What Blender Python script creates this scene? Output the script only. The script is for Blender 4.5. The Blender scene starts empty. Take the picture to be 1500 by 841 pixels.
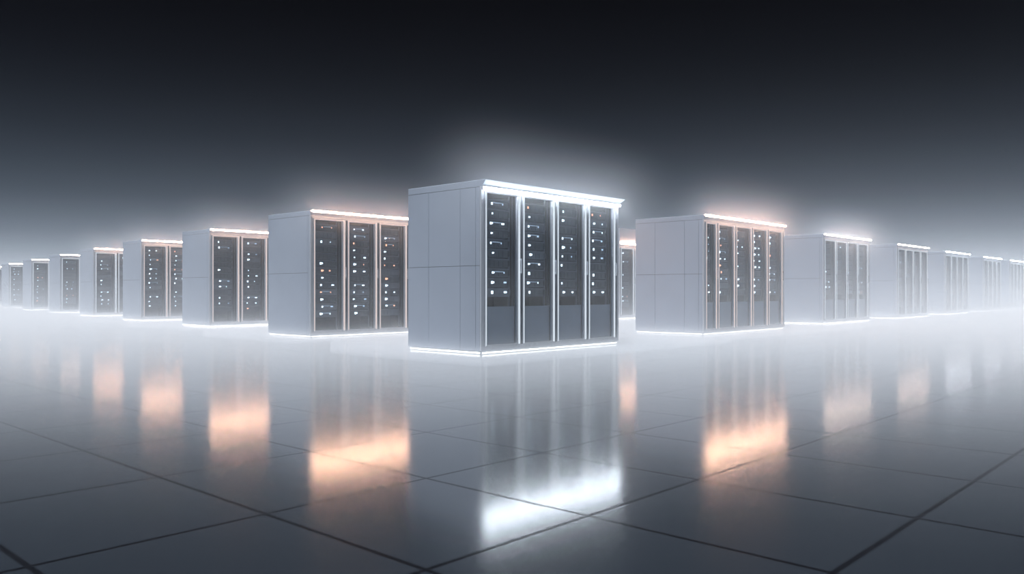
import bpy, bmesh, math, random
from mathutils import Vector, Matrix

sc = bpy.context.scene
COL = sc.collection
H = 2.2                       # cabinet height, metres
YAW = math.radians(47.3)      # how all cabinets stand on the floor
CF, SF = math.cos(YAW), math.sin(YAW)

# ------------------------------------------------------------------ materials
def new_mat(name):
    m = bpy.data.materials.new(name); m.use_nodes = True
    nt = m.node_tree; nt.nodes.clear()
    return m, nt, nt.nodes.new('ShaderNodeOutputMaterial')

def principled(name, col, rough=0.4, metal=0.0, noise=0.0, nscale=6.0, bump=0.0, bscale=80.0, ior=1.5):
    m, nt, out = new_mat(name)
    b = nt.nodes.new('ShaderNodeBsdfPrincipled')
    b.inputs['Roughness'].default_value = rough
    b.inputs['Metallic'].default_value = metal
    b.inputs['IOR'].default_value = ior
    b.inputs['Base Color'].default_value = (*col, 1)
    tc = nt.nodes.new('ShaderNodeTexCoord')
    if noise > 0:
        n = nt.nodes.new('ShaderNodeTexNoise'); n.inputs['Scale'].default_value = nscale
        n.inputs['Detail'].default_value = 4
        r = nt.nodes.new('ShaderNodeValToRGB')
        r.color_ramp.elements[0].position = 0.3; r.color_ramp.elements[1].position = 0.7
        r.color_ramp.elements[0].color = (*[c * (1 - noise) for c in col], 1)
        r.color_ramp.elements[1].color = (*[min(1, c * (1 + noise)) for c in col], 1)
        nt.links.new(tc.outputs['Object'], n.inputs['Vector'])
        nt.links.new(n.outputs['Fac'], r.inputs['Fac'])
        nt.links.new(r.outputs['Color'], b.inputs['Base Color'])
    if bump > 0:
        n2 = nt.nodes.new('ShaderNodeTexNoise'); n2.inputs['Scale'].default_value = bscale
        bp = nt.nodes.new('ShaderNodeBump'); bp.inputs['Strength'].default_value = bump
        bp.inputs['Distance'].default_value = 0.002
        nt.links.new(tc.outputs['Object'], n2.inputs['Vector'])
        nt.links.new(n2.outputs['Fac'], bp.inputs['Height'])
        nt.links.new(bp.outputs['Normal'], b.inputs['Normal'])
    nt.links.new(b.outputs[0], out.inputs['Surface'])
    return m

def emission(name, col, strength):
    m, nt, out = new_mat(name)
    e = nt.nodes.new('ShaderNodeEmission')
    e.inputs['Color'].default_value = (*col, 1); e.inputs['Strength'].default_value = strength
    nt.links.new(e.outputs[0], out.inputs['Surface'])
    return m

M = {}
M['panel'] = principled('white_powder_coat', (0.62, 0.68, 0.78), 0.32, noise=0.03, nscale=2.0, bump=0.05)
M['core'] = principled('dark_carcass', (0.06, 0.07, 0.085), 0.55, noise=0.08)
M['inner'] = principled('interior_grey', (0.045, 0.052, 0.064), 0.5, noise=0.1)
M['rail'] = principled('rail_grey', (0.20, 0.22, 0.26), 0.35, metal=0.6, noise=0.05)
M['frame'] = principled('door_frame_white', (0.78, 0.82, 0.88), 0.28, noise=0.02, nscale=3.0)
M['server'] = principled('server_face', (0.10, 0.118, 0.142), 0.42, metal=0.2, noise=0.15, nscale=9.0)
M['server_b'] = principled('server_face_light', (0.19, 0.215, 0.25), 0.40, metal=0.2, noise=0.12, nscale=9.0)
M['blank'] = principled('blanking_panel', (0.36, 0.42, 0.50), 0.30, noise=0.05)
M['handle'] = principled('handle_metal', (0.55, 0.58, 0.63), 0.25, metal=0.9, noise=0.03)
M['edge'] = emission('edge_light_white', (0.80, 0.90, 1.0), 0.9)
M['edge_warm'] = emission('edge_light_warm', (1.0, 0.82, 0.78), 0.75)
M['strip'] = emission('strip_white', (0.82, 0.91, 1.0), 70.0)
M['strip_warm'] = emission('strip_warm', (1.0, 0.56, 0.37), 90.0)
M['strip_mix'] = emission('strip_neutral', (1.0, 0.76, 0.64), 45.0)
M['base_strip'] = emission('base_strip_white', (0.9, 0.95, 1.0), 4.5)
M['base_strip_bright'] = emission('base_strip_bright', (0.9, 0.95, 1.0), 16.0)
M['led_w'] = emission('led_white', (0.75, 0.90, 1.0), 3.2)
M['led_b'] = emission('led_dim', (0.60, 0.78, 1.0), 1.2)
M['led_o'] = emission('led_orange', (1.0, 0.45, 0.28), 2.2)

def glass_mat():
    m, nt, out = new_mat('door_glass')
    fr = nt.nodes.new('ShaderNodeFresnel'); fr.inputs['IOR'].default_value = 1.5
    gb = nt.nodes.new('ShaderNodeNewGeometry')          # same reflectance on both faces of the pane
    mi = nt.nodes.new('ShaderNodeMapRange'); nt.links.new(gb.outputs['Backfacing'], mi.inputs[0])
    mi.inputs[3].default_value = 1.5; mi.inputs[4].default_value = 1 / 1.5
    nt.links.new(mi.outputs[0], fr.inputs['IOR'])
    t = nt.nodes.new('ShaderNodeBsdfTransparent'); t.inputs['Color'].default_value = (0.90, 0.93, 0.96, 1)
    g = nt.nodes.new('ShaderNodeBsdfGlossy'); g.inputs['Roughness'].default_value = 0.08
    mx = nt.nodes.new('ShaderNodeMixShader')
    nt.links.new(fr.outputs[0], mx.inputs[0]); nt.links.new(t.outputs[0], mx.inputs[1])
    nt.links.new(g.outputs[0], mx.inputs[2]); nt.links.new(mx.outputs[0], out.inputs['Surface'])
    return m
M['glass'] = glass_mat()

# ------------------------------------------------------------------ mesh helpers
class MB:
    def __init__(s): s.bm = bmesh.new()
    def box(s, x0, x1, y0, y1, z0, z1, mi=0):
        r = bmesh.ops.create_cube(s.bm, size=1.0)
        for v in r['verts']:
            v.co = Vector((x0 + (v.co.x + .5) * (x1 - x0), y0 + (v.co.y + .5) * (y1 - y0), z0 + (v.co.z + .5) * (z1 - z0)))
        fs = {f for v in r['verts'] for f in v.link_faces}
        for f in fs: f.material_index = mi
        return r['verts']
    def prism_x(s, prof, x0, x1, dx0=None, dx1=None):
        """closed profile [(y,z)..] extruded along x; dx* optional per-point x offsets at each end"""
        n = len(prof)
        a = [s.bm.verts.new((x0 + (dx0[i] if dx0 else 0), p[0], p[1])) for i, p in enumerate(prof)]
        b = [s.bm.verts.new((x1 + (dx1[i] if dx1 else 0), p[0], p[1])) for i, p in enumerate(prof)]
        s.bm.faces.new(a[::-1]); s.bm.faces.new(b)
        for i in range(n):
            j = (i + 1) % n
            s.bm.faces.new((a[i], a[j], b[j], b[i]))
    def build(s, name, mat, parent=None, off=(0, 0, 0), bevel=0.0):
        if bevel > 0:
            bmesh.ops.bevel(s.bm, geom=s.bm.edges[:], offset=bevel, segments=1, affect='EDGES', profile=0.5)
        bmesh.ops.recalc_face_normals(s.bm, faces=s.bm.faces)
        if off != (0, 0, 0):
            bmesh.ops.translate(s.bm, verts=s.bm.verts, vec=off)
        me = bpy.data.meshes.new(name); s.bm.to_mesh(me); s.bm.free()
        for m in (mat if isinstance(mat, (list, tuple)) else [mat]): me.materials.append(m)
        o = bpy.data.objects.new(name, me); COL.objects.link(o)
        if parent is not None: o.parent = parent
        return o

# ------------------------------------------------------------------ server cabinets
def make_cabinet(X, Y, L, D, label, doors, strip='strip', base='base_strip', edge='edge', srv_bottom=0.12,
                 flare=0.02, plenum=0.0, seams=True, seed=1, led_amt=0.75, orange=0.12, nunits=None, halo=0.0, central=False):
    """X,Y: the near front corner on the floor; L: front length; D: depth; doors: list of pitches"""
    rnd = random.Random(seed)
    root = bpy.data.objects.new('server_cabinet', None); COL.objects.link(root)
    root.empty_display_size = 0.3
    cx, cy = L / 2, D / 2
    root.location = (X + CF * cx - SF * cy, Y + SF * cx + CF * cy, 0)
    root.rotation_euler = (0, 0, YAW)
    root['label'] = label; root['category'] = 'server cabinet'; root['group'] = 'rows of white server cabinets on the shiny floor'
    off = (-cx, -cy, 0)
    zt = 0.962 * H            # underside of the roof slab
    zb = 0.045                # top of plinth
    if central: ztop_strip0, ztop_strip1 = 0.948 * H, 0.960 * H
    else: ztop_strip0, ztop_strip1 = 0.988 * H, 1.002 * H
    zg1 = 0.929 * H; zg0 = 0.050 * H
    rec = 0.42                # interior depth
    # plinth
    m = MB(); m.box(0.035, L - 0.03, 0.03, D - 0.03, 0, zb); m.build('plinth', M['core'], root, off)
    # carcass: back block, floor and ceiling plates, end walls
    m = MB()
    m.box(0.014, L - 0.014, rec, D - 0.004, zb, zt)
    m.box(0.014, L - 0.014, 0.03, rec, zb, zg0 - 0.002)
    m.box(0.014, L - 0.014, 0.03, rec, zg1 + 0.002, zt)
    m.box(0.014, 0.05, 0.03, rec, zg0 - 0.002, zg1 + 0.002)
    m.box(L - 0.06, L - 0.014, 0.03, rec, zg0 - 0.002, zg1 + 0.002)
    m.build('carcass', M['core'], root, off)
    # front surround: bottom rail, header rail and two corner posts
    last = sum(doors)
    m = MB()
    m.box(0, L, 0, 0.03, zb, zg0 - 0.01)
    m.box(0, L, 0, 0.03, zg1 + 0.03, zt)
    m.box(0, 0.052, 0, 0.03, zg0 - 0.01, zg1 + 0.03)
    m.box(last + 0.06, L, 0, 0.03, zg0 - 0.01, zg1 + 0.03)
    m.build('front_frame', M['frame'], root, off, bevel=0.003)
    # side panels made of plates with open joints
    g = 0.005
    cuts = [0.0, 0.07 * D, 0.27 * D, 0.70 * D, D] if seams else [0.0, 0.07 * D, D]
    zmid = 0.510 * H
    for side in (0, 1):
        m = MB()
        for i in range(len(cuts) - 1):
            y0, y1 = cuts[i] + (g if i else 0.0), cuts[i + 1]
            zs = [(zb, zmid - g / 2), (zmid + g / 2, zt - g)] if (i or seams) else [(zb, zt - g)]
            if not seams: zs = [(zb, zt - g)] if i == 0 else zs
            for z0, z1 in zs:
                if side == 0: m.box(0.0, 0.0145, max(y0, 0.031), y1 - (0 if i == len(cuts) - 2 else 0), z0, z1)
                else: m.box(L - 0.0145, L, max(y0, 0.031), y1, z0, z1)
        m.build('side_panel', M['panel'], root, off)
    # roof slab with leaning front fascia
    m = MB()
    zf = H + plenum
    prof = [(0.0, zt), (-0.0225 if central else -0.0005, 0.967 * H), (-0.0225 - flare if central else -0.0005, zf - 0.006), (-flare if central else -0.0005, zf), (D, zf), (D, zt)]
    if not central: flare = 0.0
    dx1 = [0, 0.0, flare * 1.3, flare * 1.3, 0, 0]
    m.prism_x(prof, 0.0, L, None, dx1)
    m.build('roof', M['panel'], root, off, bevel=0.002)
    # top light strip under the fascia, base strips at front and side
    m = MB(); m.box(0.012, L, -0.038, -0.024, ztop_strip0, ztop_strip1)
    o = m.build('light_strip', M[strip], root, off); o['label'] = 'glowing top light strip'
    m = MB(); m.box(0.045, L - 0.04, 0.010, 0.03, 0.010, 0.028)
    m.build('base_light_strip', M[base], root, off)
    m = MB(); m.box(0.012, 0.035, 0.06, D - 0.03, 0.010, 0.028)
    m.build('base_light_strip', M[base], root, off)
    m = MB()  # bracket plus added lips that hold strip light off the fascia
    if central: m.box(0.008, L + 0.004, -0.036, -0.001, ztop_strip1 + 0.001, ztop_strip1 + 0.006)
    m.box(0.008, L + 0.004, -0.023, -0.001, ztop_strip0 - 0.003, ztop_strip1 - (0.0 if central else 0.012))
    if not central: m.box(0.008, L + 0.004, -0.031, -0.001, ztop_strip0 - 0.008, ztop_strip0 - 0.003)
    m.build('strip_lip', M['frame'], root, off)
    # doors
    x = 0.055
    for di, p in enumerate(doors):
        gap = 0.045
        x0, x1 = x, x + p - gap
        ls, rs = 0.035, 0.072
        gx0, gx1 = x0 + ls, x1 - rs
        m = MB()
        m.box(x0, gx0, -0.014, 0.022, zg0 - 0.008, zg1 + 0.028)
        m.box(gx1, x1, -0.014, 0.022, zg0 - 0.008, zg1 + 0.028)
        m.box(gx0, gx1, -0.014, 0.022, zg1, zg1 + 0.028)
        m.box(gx0, gx1, -0.014, 0.022, zg0 - 0.008, zg0 + 0.01)
        door = m.build('door', M['frame'], root, off)
        m = MB(); m.box(gx0 - 0.004, gx1 + 0.004, 0.000, 0.006, zg0 + 0.006, zg1 + 0.004)
        m.build('glass_pane', M['glass'], door, off)
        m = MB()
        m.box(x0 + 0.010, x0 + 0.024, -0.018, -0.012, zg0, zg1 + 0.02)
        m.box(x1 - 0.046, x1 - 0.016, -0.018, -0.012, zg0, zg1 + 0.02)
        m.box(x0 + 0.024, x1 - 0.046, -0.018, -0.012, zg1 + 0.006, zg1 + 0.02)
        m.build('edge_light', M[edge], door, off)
        m = MB(); m.box(x1 - 0.014, x1 - 0.004, -0.040, -0.030, 0.47 * H, 0.56 * H)
        m.box(x1 - 0.014, x1 - 0.004, -0.032, -0.012, 0.475 * H, 0.483 * H)
        m.box(x1 - 0.014, x1 - 0.004, -0.032, -0.012, 0.547 * H, 0.555 * H)
        m.build('handle', M['handle'], door, off)
        # dark partition behind the gap, with two mounting rails
        m = MB(); m.box(gx1 + 0.008, x + p + ls - 0.012, 0.03, rec, zg0, zg1)
        if di < len(doors) - 1: m.build('partition', M['inner'], root, off)
        else: m.bm.free()
        m = MB()
        m.box(gx1 - 0.085, gx1 - 0.070, 0.055, 0.075, zg0, zg1)
        m.box(gx1 - 0.030, gx1 - 0.018, 0.045, 0.060, zg0, zg1)
        m.box(gx0 + 0.004, gx0 + 0.016, 0.085, 0.10, zg0, zg1)
        m.build('mounting_rail', M['rail'], root, off)
        # lower blanking panel
        sx0, sx1 = gx0 + 0.012, gx1 - 0.075
        if srv_bottom > 0.2:
            m = MB(); m.box(gx0 + 0.001, gx1 - 0.001, 0.035, 0.050, zg0, srv_bottom * H)
            m.box(gx0 + 0.001, gx1 - 0.001, 0.030, 0.055, srv_bottom * H, srv_bottom * H + 0.008)
            m.build('blanking_panel', M['blank'], root, off)
        # server units
        z1 = 0.905 * H; z0 = srv_bottom * H + 0.02
        pit = 0.0575 * H
        n = int((z1 - z0) / pit)
        if nunits: n = nunits; pit = (z1 - z0) / n
        narrow = (sx1 - sx0) < 0.22
        for k in range(n):
            za = z1 - (k + 1) * pit; zz = z1 - k * pit - 0.012
            light = rnd.random() < 0.18
            yf = 0.065 - (0.01 if light else 0)
            m = MB()
            m.box(sx0, sx1, yf, rec - 0.06, za, zz)                       # chassis
            m.box(sx0 - 0.004, sx1 + 0.004, yf - 0.012, yf - 0.002, zz - 0.010, zz, 1)   # lip along the top
            m.box(sx0, sx0 + 0.016, yf - 0.018, yf, za + 0.02, zz - 0.025)  # ears / pull handles
            m.box(sx1 - 0.016, sx1, yf - 0.018, yf, za + 0.02, zz - 0.025)
            w = sx1 - sx0
            ns = 5 if not narrow else 2
            for q in range(ns):                                           # drive bays
                a = sx0 + 0.03 + q * (w - 0.06) / ns
                m.box(a, a + (w - 0.06) / ns - 0.008, yf - 0.006, yf, za + 0.014, zz - 0.030)
            su = m.build('server_unit', [M['server_b' if light else 'server'], M['rail']], root, off)
            if rnd.random() < led_amt:
                m = MB(); mats = [M['led_w'], M['led_b'], M['led_o'], M['core']]; hi = 0
                org = rnd.random() < orange
                yl = yf - 0.010
                a = sx0 + w * (0.24 + 0.10 * rnd.random())
                zc = (za + zz) / 2 + 0.004
                s = 0.012 + 0.010 * rnd.random()
                c0 = 2 if (org and rnd.random() < .6) else 0
                m.box(a, a + s * 1.3, yl - 0.004, yl + 0.006, zc - s, zc + s * .8, c0)
                m.box(a, a + s * 2.6, yl + 0.004, yl + 0.0075, zc - 0.004, zc + 0.004, 3)
                if rnd.random() < 0.4: m.box(a + s * 1.7, a + s * 2.6, yl - 0.004, yl + 0.006, zc - s * .6, zc + s * .6, c0)
                if rnd.random() < 0.55:
                    b = sx0 + w * (0.66 + 0.12 * rnd.random())
                    c1 = 2 if org else (0 if rnd.random() < .5 else 1)
                    nq = rnd.choice((1, 1, 2, 3)); m.box(a, b + nq * 0.018, yl + 0.0045, yl + 0.008, zc - 0.006, zc + 0.006, 3)
                    for q in range(nq):
                        m.box(b + q * 0.018, b + q * 0.018 + 0.010, yl - 0.004, yl + 0.006, zc - 0.012, zc + 0.010, c1)
                    if rnd.random() < 0.5: m.box(a + 0.04, b - 0.01, yl - 0.002, yl + 0.004, zc + 0.010, zc + 0.0135, 1)
                m.build('indicator_lights', mats, su, off)
        x += p
    if halo:
        halo_mist(root, L, D, halo)
    return root

# local scatter volume added around a cabinet's top strip to give it a halo
HALO_MATS = {}
def halo_mist_mat(amount):
    if amount in HALO_MATS: return HALO_MATS[amount]
    mt, nt, out = new_mat('halo_mist_volume')
    N = nt.nodes.new; Lk = nt.links.new
    tc = N('ShaderNodeTexCoord'); sep = N('ShaderNodeSeparateXYZ'); Lk(tc.outputs['Object'], sep.inputs[0])
    def math_(op, a, b=None):
        n = N('ShaderNodeMath'); n.operation = op
        for i, v in enumerate((a, b)):
            if v is None: continue
            if isinstance(v, (int, float)): n.inputs[i].default_value = v
            else: Lk(v, n.inputs[i])
        return n.outputs[0]
    ax = math_('MAXIMUM', math_('SUBTRACT', math_('ABSOLUTE', sep.outputs[0]), 1.45), 0.0)
    r = math_('SQRT', math_('ADD', math_('ADD', math_('MULTIPLY', ax, ax), math_('MULTIPLY', sep.outputs[1], sep.outputs[1])),
                            math_('MULTIPLY', sep.outputs[2], sep.outputs[2])))
    e = math_('EXPONENT', math_('MULTIPLY', r, -1 / 0.30))
    fade = N('ShaderNodeMapRange'); fade.interpolation_type = 'SMOOTHSTEP'; Lk(r, fade.inputs[0])
    fade.inputs[1].default_value = 0.5; fade.inputs[2].default_value = 1.25
    fade.inputs[3].default_value = 1.0; fade.inputs[4].default_value = 0.0
    vs = N('ShaderNodeVolumeScatter'); vs.inputs['Color'].default_value = (0.95, 0.97, 1.0, 1)
    Lk(math_('MULTIPLY', math_('MULTIPLY', e, fade.outputs[0]), amount), vs.inputs['Density'])
    Lk(vs.outputs[0], out.inputs['Volume'])
    HALO_MATS[amount] = mt
    return mt
def halo_mist(root, L, D, amount):
    m = MB(); m.box(-L / 2 - 1.2, L / 2 + 1.2, -1.25, D + 0.1, -0.955 * H - 0.02, 1.25)
    o = m.build('halo_mist', halo_mist_mat(amount))
    o.location = root.location + Vector((SF * D / 2, -CF * D / 2, 0.955 * H)); o.rotation_euler = (0, 0, YAW)
    o['kind'] = 'stuff'; o['category'] = 'mist'
    o['label'] = 'mist added for the halo around the top strip of the ' + root['label'].split(',')[0]

P = 0.7126
def corner(X, Z): return X * H, Z * H
cabs = [
 # X, Z (in cabinet heights), L, D, label, kwargs
 (-.175, 4.654, 1.344, .642, 'largest white server cabinet in the centre, four glass doors under a blue-white strip',
  dict(strip='strip', central=True, halo=.40, srv_bottom=.27, flare=.055, seed=11, led_amt=.8, orange=.06)),
 (-1.578, 6.396, 1.344, .622, 'white server cabinet directly left of the central one, three doors under a warm strip',
  dict(halo=.33, strip='strip_warm', edge='edge_warm', seed=22, seams=False, led_amt=.9, orange=.25)),
 (-3.076, 8.305, 1.344, .602, 'white server cabinet, two dark doors showing, second to the left of the central one',
  dict(halo=.33, strip='strip_warm', edge='edge_warm', seed=33, seams=False, led_amt=.75, orange=.08)),
 (-4.563, 10.05, 1.344, .551, 'white server cabinet third to the left of the central one, one and a half doors',
  dict(halo=.33, strip='strip_warm', edge='edge_warm', seed=44, seams=False, led_amt=.8)),
 (-6.130, 11.96, 1.344, .532, 'small white server cabinet fourth to the left of the central one, one door',
  dict(halo=.33, strip='strip_warm', edge='edge', seed=55, seams=False)),
 (-7.700, 13.91, 1.344, .528, 'small hazy server cabinet fifth to the left of the large central one',
  dict(strip='strip_mix', seed=66, seams=False, led_amt=.5)),
 (-9.390, 15.95, 1.344, .520, 'small hazy server cabinet sixth to the left of the large central one',
  dict(strip='strip_mix', seed=77, seams=False, led_amt=.6)),
 (-11.25, 18.25, 1.344, .520, 'tiny hazy server cabinet near the left edge, seventh from the central one',
  dict(strip='strip_mix', seed=88, seams=False, led_amt=.4)),
 (-13.05, 20.40, 1.344, .520, 'tiny server cabinet cut by the left edge of the picture',
  dict(strip='strip_mix', seed=99, seams=False, led_amt=.4)),
 (1.410, 10.70, 1.344, .640, 'pale server cabinet with tall plain top in the gap right of the central one',
  dict(halo=.33, strip='strip_warm', edge='edge', seed=15, seams=False, plenum=.44, led_amt=.3)),
 (1.588, 6.757, 1.540, .675, 'white server cabinet directly right of the central one, orange glow over its doors',
  dict(halo=.33, strip='strip_warm', edge='edge_warm', srv_bottom=.27, seed=25, doors=[.46, .70, .70, .70, .70], led_amt=.75, orange=.15)),
 (3.430, 8.990, 1.440, .640, 'white server cabinet second to the right of the central one, hazy doors, few lights',
  dict(halo=.38, strip='strip_mix', srv_bottom=.27, seed=35, seams=False, doors=[.74] * 4, led_amt=.4)),
 (5.130, 10.87, 1.344, .640, 'hazy white server cabinet third to the right of the central one, pale striped doors',
  dict(strip='strip_mix', seed=45, seams=False, led_amt=.2)),
 (6.780, 12.79, 1.440, .640, 'faint white server cabinet fourth to the right of the central one, almost lost in mist',
  dict(strip='strip', seed=55, seams=False, doors=[.74] * 4, led_amt=.1)),
 (8.520, 14.76, 1.344, .640, 'faint server cabinet second from the right edge, under a short bright strip',
  dict(strip='strip', seed=65, seams=False, led_amt=.1)),
 (9.985, 16.38, 1.344, .640, 'faintest server cabinet at the right edge of the picture',
  dict(strip='strip', seed=75, seams=False, led_amt=.1)),
]
for X, Z, L, D, lab, kw in cabs:
    kw = dict(kw); kw['base'] = 'base_strip' if Z < 8 else 'base_strip_bright'
    doors = kw.pop('doors', None) or [P] * 4
    make_cabinet(X * H, Z * H, L * H, D * H, lab, doors, **kw)

# ------------------------------------------------------------------ floor
def floor_mat():
    m, nt, out = new_mat('polished_floor_tiles')
    N = nt.nodes.new; Lk = nt.links.new
    geo = N('ShaderNodeNewGeometry'); sep = N('ShaderNodeSeparateXYZ'); Lk(geo.outputs['Position'], sep.inputs[0])
    def math_(op, a, b=None, c=None):
        n = N('ShaderNodeMath'); n.operation = op
        for i, v in enumerate((a, b, c)):
            if v is None: continue
            if isinstance(v, (int, float)): n.inputs[i].default_value = v
            else: Lk(v, n.inputs[i])
        return n.outputs[0]
    X, Y = sep.outputs[0], sep.outputs[1]
    u = math_('ADD', math_('MULTIPLY', X, CF), math_('MULTIPLY', Y, SF))
    v = math_('ADD', math_('MULTIPLY', X, -SF), math_('MULTIPLY', Y, CF))
    def dist(c, off, sp):
        t = math_('DIVIDE', math_('SUBTRACT', c, off), sp)
        fr = math_('FRACT', math_('ADD', t, 0.5))
        return math_('MULTIPLY', math_('ABSOLUTE', math_('SUBTRACT', fr, 0.5)), sp)
    d = math_('MINIMUM', dist(u, .355 * H, .343 * H), dist(v, .405 * H, .39 * H))
    mr = N('ShaderNodeMapRange'); mr.interpolation_type = 'SMOOTHSTEP'
    Lk(d, mr.inputs[0]); mr.inputs[1].default_value = 0.005; mr.inputs[2].default_value = 0.016
    height = mr.outputs[0]
    b = N('ShaderNodeBsdfPrincipled')
    noi = N('ShaderNodeTexNoise'); noi.inputs['Scale'].default_value = 0.7; noi.inputs['Detail'].default_value = 5
    Lk(geo.outputs['Position'], noi.inputs['Vector'])
    ramp = N('ShaderNodeValToRGB')
    ramp.color_ramp.elements[0].color = (0.013, 0.0165, 0.021, 1); ramp.color_ramp.elements[1].color = (0.018, 0.0225, 0.028, 1)
    Lk(noi.outputs['Fac'], ramp.inputs['Fac'])
    mix = N('ShaderNodeMix'); mix.data_type = 'RGBA'
    mix.inputs['A'].default_value = (0.004, 0.0045, 0.006, 1)
    Lk(height, mix.inputs['Factor']); Lk(ramp.outputs['Color'], mix.inputs['B'])
    Lk(mix.outputs['Result'], b.inputs['Base Color'])
    rr = N('ShaderNodeMapRange'); Lk(noi.outputs['Fac'], rr.inputs[0])
    rr.inputs[3].default_value = 0.12; rr.inputs[4].default_value = 0.14
    Lk(rr.outputs[0], b.inputs['Roughness'])
    Lk(math_('ADD', math_('MULTIPLY', height, 0.47), 0.03), b.inputs['Specular IOR Level'])
    b.inputs['IOR'].default_value = 2.1
    bp = N('ShaderNodeBump'); bp.inputs['Distance'].default_value = 0.003; bp.inputs['Strength'].default_value = 0.02
    Lk(height, bp.inputs['Height']); Lk(bp.outputs['Normal'], b.inputs['Normal'])
    Lk(b.outputs[0], out.inputs['Surface'])
    return m
m = MB(); m.box(-120, 120, -30, 160, -0.2, 0.0)
fl = m.build('floor', floor_mat()); fl['kind'] = 'structure'

# ------------------------------------------------------------------ mist (real scattering volume)
def mist():
    mt, nt, out = new_mat('mist_volume')
    N = nt.nodes.new; Lk = nt.links.new
    geo = N('ShaderNodeNewGeometry'); sep = N('ShaderNodeSeparateXYZ'); Lk(geo.outputs['Position'], sep.inputs[0])
    def math_(op, a, b=None):
        n = N('ShaderNodeMath'); n.operation = op
        for i, v in enumerate((a, b)):
            if v is None: continue
            if isinstance(v, (int, float)): n.inputs[i].default_value = v
            else: Lk(v, n.inputs[i])
        return n.outputs[0]
    def smooth(v, a, b, lo, hi):
        r = N('ShaderNodeMapRange'); r.interpolation_type = 'SMOOTHSTEP'; Lk(v, r.inputs[0])
        for i, q in enumerate((a, b, lo, hi)): r.inputs[i + 1].default_value = q
        return r.outputs[0]
    X, Y, Z = sep.outputs
    low = math_('MULTIPLY', math_('EXPONENT', math_('MULTIPLY', Z, -1 / 0.06)), 1.45)
    high = math_('MULTIPLY', math_('EXPONENT', math_('MULTIPLY', Z, -1 / 0.95)), 0.058)
    near = smooth(Y, 1.5, 10.5, 0.0, 1.0)
    right = smooth(X, 0.0, 10.0, 1.0, 2.0)
    far = smooth(Y, 6.0, 17.0, 0.0, 1.0)
    dens = math_('ADD', math_('MULTIPLY', low, near), math_('MULTIPLY', math_('MULTIPLY', high, far), right))
    vs = N('ShaderNodeVolumeScatter'); vs.inputs['Color'].default_value = (0.93, 0.96, 1.0, 1)
    vs.inputs['Anisotropy'].default_value = 0.0
    Lk(dens, vs.inputs['Density'])
    Lk(vs.outputs[0], out.inputs['Volume'])
    m = MB(); m.box(-60, 60, 1.9, 80, -0.05, 7.0)
    o = m.build('mist', mt)
    o['kind'] = 'stuff'; o['label'] = 'pale low mist lying over the floor around the cabinets'; o['category'] = 'mist'
    return o
mist()

# ------------------------------------------------------------------ sky
w = bpy.data.worlds.new('night_sky'); sc.world = w; w.use_nodes = True
nt = w.node_tree; nt.nodes.clear()
N = nt.nodes.new; Lk = nt.links.new
tc = N('ShaderNodeTexCoord'); sp = N('ShaderNodeSeparateXYZ'); Lk(tc.outputs['Generated'], sp.inputs[0])
ramp = N('ShaderNodeValToRGB'); cr = ramp.color_ramp; cr.interpolation = 'B_SPLINE'
def srgb(c): return tuple(((v / 255) / 12.92 if v <= 10 else (((v / 255) + .055) / 1.055) ** 2.4) for v in c)
stops = [(0.0, (205, 213, 226)), (0.012, (185, 194, 208)), (0.035, (132, 145, 160)), (0.065, (92, 104, 118)),
         (0.11, (58, 68, 80)), (0.18, (33, 39, 48)), (0.26, (18, 20, 26)), (0.36, (9, 10, 13)), (1.0, (6, 7, 9))]
while len(cr.elements) < len(stops): cr.elements.new(0.5)
for e, (p, c) in zip(cr.elements, stops): e.position = p; e.color = (*srgb(c), 1)
Lk(sp.outputs[2], ramp.inputs['Fac'])
bg = N('ShaderNodeBackground'); bg.inputs['Strength'].default_value = 1.0
Lk(ramp.outputs['Color'], bg.inputs['Color'])
wo = N('ShaderNodeOutputWorld'); Lk(bg.outputs[0], wo.inputs['Surface'])

# ------------------------------------------------------------------ added overhead sun that brightens mist and cabinet sides
ld = bpy.data.lights.new('overhead_fill', 'SUN'); ld.energy = 8.0; ld.angle = math.radians(12)
ld.color = (0.86, 0.915, 1.0)
lo = bpy.data.objects.new('overhead_fill', ld); COL.objects.link(lo)
d = Vector((0.08, 0.05, -1.0))
lo.rotation_euler = d.to_track_quat('-Z', 'Y').to_euler(); lo.location = (0, 0, 20)

# ------------------------------------------------------------------ camera
cam = bpy.data.cameras.new('camera'); co = bpy.data.objects.new('camera', cam); COL.objects.link(co)
cam.sensor_width = 36; cam.lens = 1196 / 1500 * 36
cam.shift_y = 7.5 / 1500
co.location = (0, 0, 0.358 * H); co.rotation_euler = (math.radians(90), 0, 0)
cam.clip_end = 500
sc.camera = co

sc.view_settings.view_transform = 'Standard'; sc.view_settings.look = 'None'
sc.view_settings.gamma = 1; sc.view_settings.use_curve_mapping = False; sc.view_settings.exposure = 0.0
cy = sc.cycles
cy.use_denoising = True
cy.max_bounces = 8; cy.diffuse_bounces = 2; cy.glossy_bounces = 4; cy.transparent_max_bounces = 16
cy.volume_bounces = 2
cy.volume_step_rate = 1.0; cy.volume_max_steps = 64
cy.sample_clamp_indirect = 8
